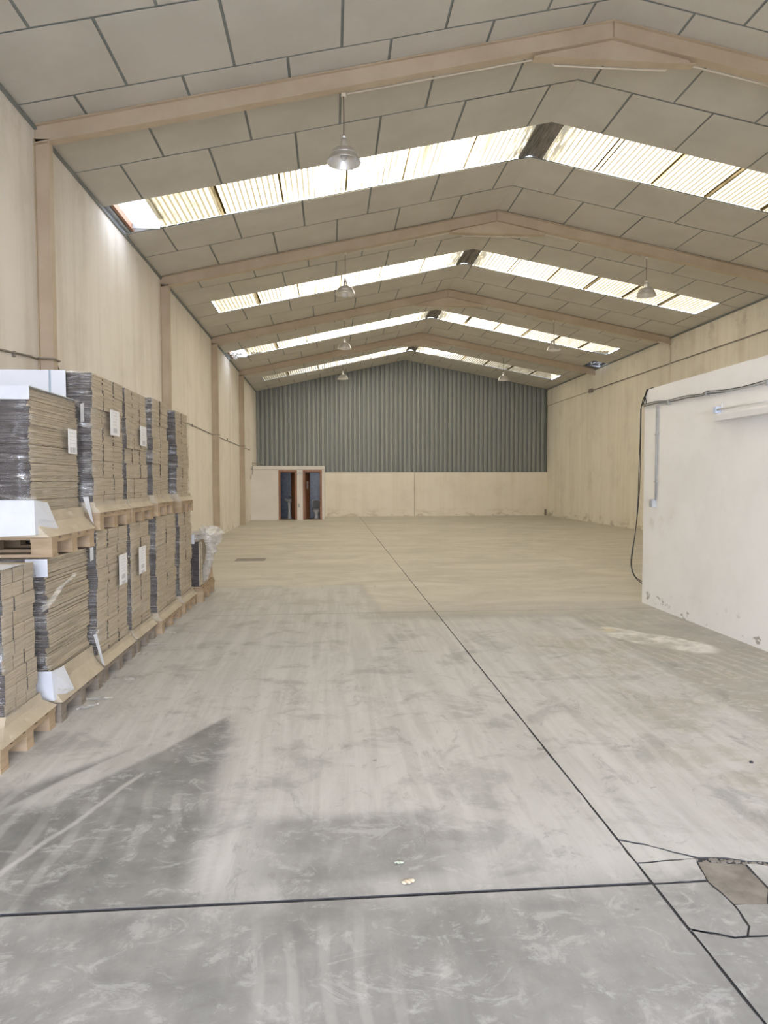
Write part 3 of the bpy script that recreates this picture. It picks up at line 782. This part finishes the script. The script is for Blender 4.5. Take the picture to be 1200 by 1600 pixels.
MB().lathe([(.0,-.06),(.09,-.06),(.17,-.02),(.215,.06),(.22,.075),(.20,.075),(.15,.01),(0,-.02)], (bx,by,.78), 24).build('basin', M_ceramic, wsn)
MB().lathe([(.09,.0),(.075,.1),(.06,.4),(.075,.72),(0,.72),(0,0)], (bx,by,0), 16).build('pedestal', M_ceramic, wsn)
MB().tube([(bx,by+.17,.85),(bx,by+.17,.98),(bx,by+.10,1.0),(bx,by+.05,.96)], .012, 8).build('tap', M_alu, wsn)
# small service bits on the restroom
el = thing('emergency_light', (-1.30, YW-.03, 1.93), 'small grey emergency light between the two restroom doors', 'light')
MB().box(-1.40, -1.22, YW-.05, YW, 1.89, 1.985).build('case', M_box, el, bevel=.006)
MB().box(-1.385, -1.235, YW-.056, YW-.05, 1.905, 1.955).build('diffuser', M_pwhite, el)
tag(MB().box(-1.31,-1.285,YW-.02,YW,1.15,1.89).build('cable_trunking', M_back, org=(-1.3,YW,1.15)), 'slim cream trunking below the emergency light on the restroom wall', 'trunking')
sw = thing('light_switch', (-1.34, YW-.01, .62), 'pale switch plates low on the wall between the restroom doors', 'switch')
MB().box(-1.385,-1.31,YW-.022,YW,.52,.70).build('plate', M_box, sw, bevel=.004)
MB().box(-1.375,-1.32,YW-.028,YW-.022,.55,.66).build('rocker', M_conduit, sw, bevel=.002)
jn = thing('pipework', (-3.2, YW-.05, 2.2), 'rusty angle of pipes at the wall end of the restroom roof', 'pipe')
MB().tube([(XL+.03, YW-.04, 2.15), (XL+.09, YW-.04, 2.14), (XL+.10, YW-.04, 2.40), (XL+.45, YW+.2, 2.33)], .016, 6).build('tube', M_dconduit, jn)
MB().tube([(XL+.10, YW-.04, 2.14), (XL+.09, YW-.05, 1.95), (XL+.04, YW-.05, 1.9), (XL+.03, YW-.05, 1.72)], .012, 6).build('tube', M_dconduit, jn)

# ================================================================== pallets
PH = .144
def pallet(xf, y0, y1, z, label, mat, depth=1.2):
    """xf: aisle edge; blocks and boards of a four-way pallet, long side across the aisle"""
    x1 = xf; x0 = xf-depth
    t = thing('wooden_pallet', ((x0+x1)/2, (y0+y1)/2, z), label, 'pallet', 'wooden pallets under the cardboard')
    L = y1-y0; bw = .10
    ysb = [(y0, y0+bw), ((y0+y1)/2-bw/2, (y0+y1)/2+bw/2), (y1-bw, y1)]
    xsb = [(x1-.145, x1), ((x0+x1)/2-.072, (x0+x1)/2+.072), (x0, x0+.145)]
    for (a, b) in ysb: MB().box(x0, x1, a, b, z, z+.022).build('bottom_board', mat, t)
    for (a, b) in xsb:
        for (c, d) in ysb: MB().box(a+.003, b-.003, c+.002, d-.002, z+.022, z+.10).build('block', mat, t)
        MB().box(a, b, y0, y1, z+.10, z+.122).build('stringer_board', mat, t)
    n = 5; g = (L-n*.12)/(n-1) if L > .66 else .02; bwid = .12 if L > .66 else (L-.02*4)/5
    for i in range(n):
        a = y0+i*(bwid+g); MB().box(x0, x1, a, a+bwid, z+.122, z+PH).build('deck_board', mat, t)
    return t

def bundle_mesh(wx, wy, h, nl, jit, cache={}):
    mb = MB(); th = h/nl
    for i in range(nl):
        a, b, c, d = [rnd(0, jit) for _ in range(4)]
        z0, z1 = i*th+.0004, (i+1)*th-.0006
        # faces: bottom, top, -Y, +X, +Y, -X ; flutes show on the Y ends
        mb.box(-wx/2+a, wx/2-b, -wy/2+c, wy/2-d, z0, z1, [0,0,1,0,1,0])
    me = mb.mesh('bundle'); me.materials.append(M_kraft); me.materials.append(M_flute); return me

def stack(xf, y0, y1, z0, z1, label, cols, rows, nl, jit, depth=1.12, px=None, py0=None, py1=None, skirt_h=.085, film=True, lean=0.0, drop=.0):
    """flattened cartons on a pallet whose deck is at z0"""
    x0 = xf-depth; xm = (x0+xf)/2; ym = (y0+y1)/2
    px = xf+.05 if px is None else px; py0 = y0-.0 if py0 is None else py0; py1 = y1+.0 if py1 is None else py1
    t = thing('cardboard_stack', (xm, ym, z0), label, 'cardboard stack', 'stacks of flattened cardboard')
    h = (z1-z0)/rows; wy = (y1-y0)/cols
    pool = [bundle_mesh(depth, wy-.004, h-.003, nl, jit) for _ in range(4)]
    for r in range(rows):
        sx = rnd(-.010, .008); sy = rnd(-.005, .005)
        for c in range(cols):
            o = bpy.data.objects.new('bundle', random.choice(pool)); col.objects.link(o); o.parent = t
            o.location = (sx+rnd(-.004,.004), y0+wy*(c+.5)-ym+sy, r*h)
    # slip sheet flared out over the pallet
    def ring(z, dx, dy0, dy1, dxb):
        return [(x0-dxb, y0-dy0, z), (xf+dx, y0-dy0, z), (xf+dx, y1+dy1, z), (x0-dxb, y1+dy1, z)]
    prof = [(1.0, .012), (.55, .25), (.2, .7), (0.0, 1.0)]
    vs = []; fs = []
    ex, e0, e1 = px-xf+.012, max(.016, y0-py0+.004), max(.016, py1-y1+.004)
    zt, zb = z0+skirt_h, z0-drop
    for (u, f) in prof:
        z = zb+(zt-zb)*u; vs += ring(z, max(.014, ex*f), max(.014, e0*f), max(.014, e1*f), .014)
    for i in range(3):
        for q in (0, 1, 2): fs.append((i*4+q, i*4+(q+1) % 4, i*4+4+(q+1) % 4, i*4+4+q))
    MB().add(vs, fs).build('slip_sheet', M_skirt, t)
    if film:
        # wrinkled stretch film around the three visible sides
        per = [(x0-.02, y0), (xf, y0), (xf, y1), (x0-.02, y1)]
        nz = 40; nside = (12, 26, 12); P = []
        for s_ in range(3):
            a = Vector((*per[s_],0)); b = Vector((*per[s_+1],0)); nrm = Vector((b.y-a.y, -(b.x-a.x), 0)).normalized()
            for i in range(nside[s_]+(1 if s_ == 2 else 0)): P.append((a.lerp(b, i/nside[s_]), nrm))
        vs = []; ph = rnd(0, 9)
        for j in range(nz+1):
            v = j/nz; z = zb+.02+(z1+.006-zb-.02)*v
            fl = max(0, 1-(z-zb)/(zt-zb)) if z < zt else 0
            fl = fl**1.2
            for i, (p, n_) in enumerate(P):
                rip = .005*math.sin(z*55+ph+i*.35)+.003*math.sin(z*23-i*.9+ph)+rnd(-.003,.003)
                q = p+n_*(.016+rip)
                if fl > 0:
                    if p.x >= xf-.001: q.x += ex*fl
                    if p.y <= y0+.001: q.y -= e0*fl
                    if p.y >= y1-.001: q.y += e1*fl
                vs.append((q.x, q.y, z))
        w_ = len(P); fs = [(j*w_+i, j*w_+i+1, (j+1)*w_+i+1, (j+1)*w_+i) for j in range(nz) for i in range(w_-1)]
        MB().add(vs, fs, 0, True).build('stretch_film', M_film, t)
    return t

def sticker(t, xf, pxs):
    """printed label on the aisle face, given its four photo corners' extents"""
    (xa, ya, xb, yb2) = pxs; X = xf+.032
    a = pix(xa, ya, 0, X); b = pix(xb, yb2, 0, X)
    zc_, yc_ = (a.z+b.z)/2, (a.y+b.y)/2; hh = abs(a.z-b.z)/2*.93; hw = abs(b.y-a.y)/2
    return MB().box(X-.001, X+.002, yc_-hw, yc_+hw, zc_-hh, zc_+hh).build('printed_label', M_label, t, org=(X, yc_, zc_))

UB = 'under the stack with '
defs = {}
# --- bottom row
def bottom(key, xf, y0, y1, zt, plabel, slabel, cols, rows, nl, jit, wood=M_wood, px=None, py0=None, py1=None, **k):
    px = xf+.05 if px is None else px
    p0 = y0-.005 if py0 is None else py0; p1_ = y1+.005 if py1 is None else py1
    pallet(px, p0, p1_, 0, plabel, wood)
    s = stack(xf, y0, y1, PH, zt, slabel, cols, rows, nl, jit, px=px, py0=p0, py1=p1_, **k)
    defs[key] = (s, xf, y0, y1, PH, zt); return s
bottom('B1', -1.94, 4.16, 4.61, 1.125, 'wooden pallet under the low stack with a loose white sheet on top', 'low cardboard stack in a grid of small bundles with a white sheet on top', 3, 11, 7, .003, px=-1.86, py0=3.93, py1=4.70, skirt_h=.11)
bottom('B2', -1.93, 4.77, 5.58, 1.125, 'weathered pallet under the wavy thin-sheet stack that carries another pallet', 'lower stack of thin wavy cardboard sheets with torn film and white bottom corner', 1, 8, 15, .015, wood=M_wood2, px=-1.84, py0=4.75, py1=5.59, skirt_h=.19)
bottom('B3', -1.90, 5.69, 6.54, 1.245, 'dark pallet under the lower stack with the label beside a loose film tail', 'lower wide cardboard stack with a white label, next to the thin-sheet stack', 3, 7, 9, .007, wood=M_wood2)
bottom('B4', -1.90, 6.635, 7.33, 1.245, 'pallet under the lower labelled stack pressed against the wide stack', 'lower cardboard stack with a high white label and a film gap under its top pallet', 2, 7, 9, .007, wood=M_wood2)
bottom('B5', -1.87, 7.47, 8.40, 1.265, 'light wooden pallet with open blocks under the unlabelled lower stack', 'lower cardboard stack without label, dark flutes on one side, on light blocks', 2, 7, 10, .008)
bottom('B6', -1.86, 8.56, 9.28, 1.255, 'reddish pallet under the lower stack beside the film-draped crate', 'lower cardboard stack next to the film-draped half-empty pallet', 2, 7, 10, .008)
# --- upper row
def upper(key, xf, y0, y1, zb, zt, plabel, slabel, cols, rows, nl, jit, wood=M_wood, px=None, py0=None, py1=None, **k):
    px = xf+.05 if px is None else px
    p0 = y0-.005 if py0 is None else py0; p1_ = y1+.005 if py1 is None else py1
    pallet(px, p0, p1_, zb, plabel, wood)
    s = stack(xf, y0, y1, zb+PH, zt, slabel, cols, rows, nl, jit, px=px, py0=p0, py1=p1_, **k)
    defs[key] = (s, xf, y0, y1, zb+PH, zt); return s
upper('T1', -1.99, 4.73, 5.61, 1.131, 2.275, 'upper wooden pallet with open blocks carrying the wavy thin-sheet stack', 'upper stack of thin wavy cardboard sheets with white paper corners', 1, 8, 15, .015, px=-1.89, py0=4.79, py1=5.62, skirt_h=.17, drop=.0)
upper('T2', -1.92, 5.71, 6.53, 1.251, 2.53, 'upper pallet under the tall stack topped by a white carton band', 'upper tall cardboard stack with a white carton band across its front', 3, 8, 9, .007)
upper('T3', -1.92, 6.615, 7.36, 1.251, 2.53, 'upper pallet resting over the film gap above the high-labelled stack', 'upper cardboard stack with film collar and a label, beside the tall stack', 3, 8, 9, .007)
upper('T4', -1.90, 7.50, 8.20, 1.271, 2.545, 'upper pallet on the unlabelled lower stack with light blocks', 'upper cardboard stack with glinting film on both edges and no label', 2, 8, 10, .008)
upper('T5', -1.87, 8.52, 9.20, 1.261, 2.51, 'upper pallet at the end of the row by the draped crate', 'upper cardboard stack at the end of the row, above the film-draped crate side', 2, 8, 10, .008)

sticker(defs['T1'][0], -1.99, (106,668,120,711)); sticker(defs['T2'][0], -1.92, (172,638,187,684)); sticker(defs['T3'][0], -1.92, (219,664,229,699))
sticker(defs['B3'][0], -1.90, (186,866,199,911)); sticker(defs['B4'][0], -1.90, (217,854,228,894))
# white corner papers
def paper(t, pts, nm='corner_paper', mat=M_paper):
    MB().add(pts, [tuple(range(len(pts)))] if len(pts) == 4 else [(0,1,2,3),(1,4,5,2)]).build(nm, mat, t)
t, xf, y0, y1, z0, z1 = defs['T1']; f = y0-.03
MB().box(xf-.75, xf+.012, f-.004, f, z1-.085, z1+.004).box(xf-1.1, xf+.01, y0-.026, y1, z1+.004, z1+.008).build('top_paper', M_paper, t)
MB().add([(xf-.42, f-.012, z0+.25), (xf+.03, f-.012, z0+.25), (xf+.04, f-.03, z0+.02), (xf-.40, f-.03, z0-.0), (xf+.035, y0+.16, z0+.23), (xf+.075, y0+.26, z0+.02)], [(0,1,2,3),(1,4,5,2)]).build('corner_paper', M_paper, t)
MB().add([(xf+.034, y1-.05, z1-.16), (xf+.034, y1+.028, z1-.15), (xf+.034, y1+.028, z1-.0), (xf+.034, y1-.05, z1-.02)], [(0,1,2,3)]).build('corner_paper', M_paper, t)
MB().add([(xf+.03, y1-.03, z0+.25), (xf+.05, y1+.04, z0+.25), (xf+.085, y1+.045, z0+.03), (xf+.075, y1+.01, z0+.06)], [(0,1,2,3)]).build('corner_paper', M_paper, t)
t, xf, y0, y1, z0, z1 = defs['B2']; f = y0-.03
MB().add([(xf-.12, f, z1-.0), (xf+.025, f, z1), (xf+.025, f, z1-.12), (xf-.12, f, z1-.12)], [(0,1,2,3)]).build('corner_paper', M_paper, t)
MB().add([(xf+.034, y1-.05, z1-.11), (xf+.034, y1+.028, z1-.10), (xf+.034, y1+.028, z1-.0), (xf+.034, y1-.05, z1-.0)], [(0,1,2,3)]).build('corner_paper', M_paper, t)
MB().add([(xf-.14, f-.012, z0+.22), (xf+.04, f-.012, z0+.22), (xf+.055, f-.02, z0+.02), (xf-.08, f-.02, z0+.02), (xf+.05, y0+.14, z0+.21), (xf+.10, y0+.19, z0+.03)], [(0,1,2,3),(1,4,5,2)]).build('corner_paper', M_paper, t)
MB().add([(xf+.035, y1-.02, z0+.28), (xf+.045, y1+.03, z0+.28), (xf+.10, y1+.04, z0+.01), (xf+.09, y1+.0, z0+.05)], [(0,1,2,3)]).build('corner_paper', M_paper, t)
t, xf, y0, y1, z0, z1 = defs['B1']
MB().grid(lambda u, v: (xf-1.12+1.15*u, y0-.02+(y1-y0+.06)*v, z1+.006+.02*math.sin(u*5)*v+.012*math.sin(v*4)), 10, 6).build('top_sheet', M_paper, t)
t, xf, y0, y1, z0, z1 = defs['T2']; f = y0-.034
cb = MB().box(xf-1.10, xf-.185, f-.006, f, z1-.22, z1+.006).build('carton_band', M_marked, t, org=(xf-.7, f, z1-.08))
MB().box(xf-.315, xf-.298, f-.008, f-.006, z1-.22, z1+.006).build('tape', M_tape, cb)

# --- film-draped half-used pallet at the end
pallet(-1.74, 9.40, 10.32, 0, 'reddish wooden pallet under the film-draped cartons at the end of the row', M_wood)
ct = thing('carton_pile', (-2.4, 9.78, PH), 'low pile of upright brown cartons draped with loose plastic film', 'cartons')
n = 9
for i in range(n):
    a = 9.46+i*.098; zt_ = .80-.02*(i > 4)
    MB().box(-2.9+rnd(0,.02), -1.78+rnd(-.012,.012), a, a+.088, PH+.07, zt_+rnd(-.015,.015), [0,0,0,0,0,0]).build('carton', M_kraft if i < 5 else M_wood, ct)
for i in range(3): MB().box(-2.95, -1.74-.008*i, 9.40, 10.36, PH+.023*i, PH+.023*i+.019).build('base_board', M_wood, ct)
MB().box(-2.9, -1.80, 9.40, 9.45, PH+.07, .82).build('dark_carton', M_flute, ct)
def drape(u, v):
    # u runs along the aisle (Y), v from the top centre over the edge and down
    Yp = 9.37+1.02*u; fold = .03*math.sin(u*31+v*3)+.02*math.sin(u*57+2)+.018*math.sin(v*13+u*9)
    if v < .4: return (-2.75+(1.02)*(v/.4)+fold, Yp, .86+.05*math.sin(u*7+v*9)+fold+.03*math.sin(v*20))
    q = (v-.4)/.6; hang = .60*(1-.72*u**1.1)
    return (-1.72+.035*math.sin(q*3)+fold*.9, Yp+.03*math.sin(q*7), .87-q*hang+fold*.3)
MB().grid(drape, 60, 30).build('loose_film', M_filmw, ct)
def bunch(u, v):
    a = u*2*math.pi; l = 1+.16*math.sin(a*5+v*9)+.10*math.sin(a*9-v*14)+.06*math.sin(v*25+a*3)
    rr = .15*math.sin(math.pi*min(max(v, .02), .98))**.45*l
    return (-1.72+rr*1.05*math.cos(a), 9.93+.70*(v-.5), .89+rr*.75*math.sin(a)+.03*math.sin(v*8))
MB().grid(bunch, 48, 36).build('film_bunch', M_filmw, ct)
MB().add([(-2.2, 9.36, .80), (-1.84, 9.36, .80), (-1.84, 9.36, .93), (-2.2, 9.36, .93)], [(0,1,2,3)]).build('white_card', M_paper, ct)

# torn film tail on the thin-sheet stack
t, xf, y0, y1, z0, z1 = defs['B2']
def tail(u, v):
    a = pix(64+u*54, 948-u*56+v*(14-9*u), 0, xf+.04); return (a.x+.012*math.sin(u*9+v*5), a.y, a.z)
MB().grid(tail, 14, 6).build('torn_film', M_filmw, t)

# ================================================================== scraps on the floor
def scrap(px, py, L, wd, ang, label, mat, name='film_scrap', cat='film scrap', grp='film scraps beside the pallets', h=.02):
    c = pix(px, py, 2, 0); ca, sa = math.cos(ang), math.sin(ang); ph = rnd(0, 6)
    def fn(u, v):
        a = (u-.5)*L; b = (v-.5)*wd*(.5+.6*math.sin(math.pi*u))
        b += .02*L*math.sin(u*11+ph)
        z = .003+h*(.5+.5*math.sin(u*17+v*6+ph))*(.4+.6*math.sin(math.pi*v))
        return (c.x+a*ca-b*sa, c.y+a*sa+b*ca, z)
    return tag(MB().grid(fn, 16, 6).build(name, mat, org=(c.x, c.y, 0)), label, cat, grp)
for (px, py, L, wd, an, lb) in ((194,1061,.22,.07,-.4,'shred of clear film lying at the foot of the wide labelled stack'),
        (155,1093,.20,.05,.1,'shred of clear film beside the weathered pallet blocks'),
        (137,1106,.16,.05,.7,'curled strip of film stuck at the block of the weathered pallet'),
        (219,1022,.18,.07,-.5,'white film scrap between the two dark lower pallets'),
        (246,1007,.20,.08,.2,'pale film scrap under the high-labelled lower stack'),
        (268,990,.18,.06,-.5,'film strip in front of the light pallet blocks')):
    scrap(px, py, L, wd, an, lb, M_filmw)
scrap(624,1349,.040,.018,-.1,'tiny pale green paper scrap on the bare concrete', simple('green_paper', (.62,.70,.60)), 'paper_scrap', 'scrap', None, .006)
scrap(638,1379,.055,.028,.3,'tiny beige crumpled scrap close to the crosswise joint', simple('beige_scrap', (.68,.58,.44)), 'paper_scrap', 'scrap', None, .010)
c = pix(1174,1192,2,0)
tag(MB().lathe([(0,0),(.009,.001),(.012,.006),(.008,.011),(0,.012)], (c.x,c.y,0), 9).build('pebble', M_under, org=(c.x,c.y,0)), 'small dark pebble on the mottled floor near the white cubicle', 'pebble')
# drain covers let into the far floor
for (xa, ya, xb, yb2, lb) in ((366,872,417,877,'flush dark drain cover in the tan floor past the pallets'),):
    a = pix(xa, yb2, 2, 0); b = pix(xb, ya, 2, 0)
    d = thing('drain_cover', ((a.x+b.x)/2, (a.y+b.y)/2, 0), lb, 'drain cover')
    nb = 5
    for i in range(nb):
        y_ = a.y+(b.y-a.y)*i/nb; MB().box(a.x, b.x, y_, y_+(b.y-a.y)/nb*.55, .0, .006).build('bar', M_dconduit, d)
bpy.context.view_layer.update()
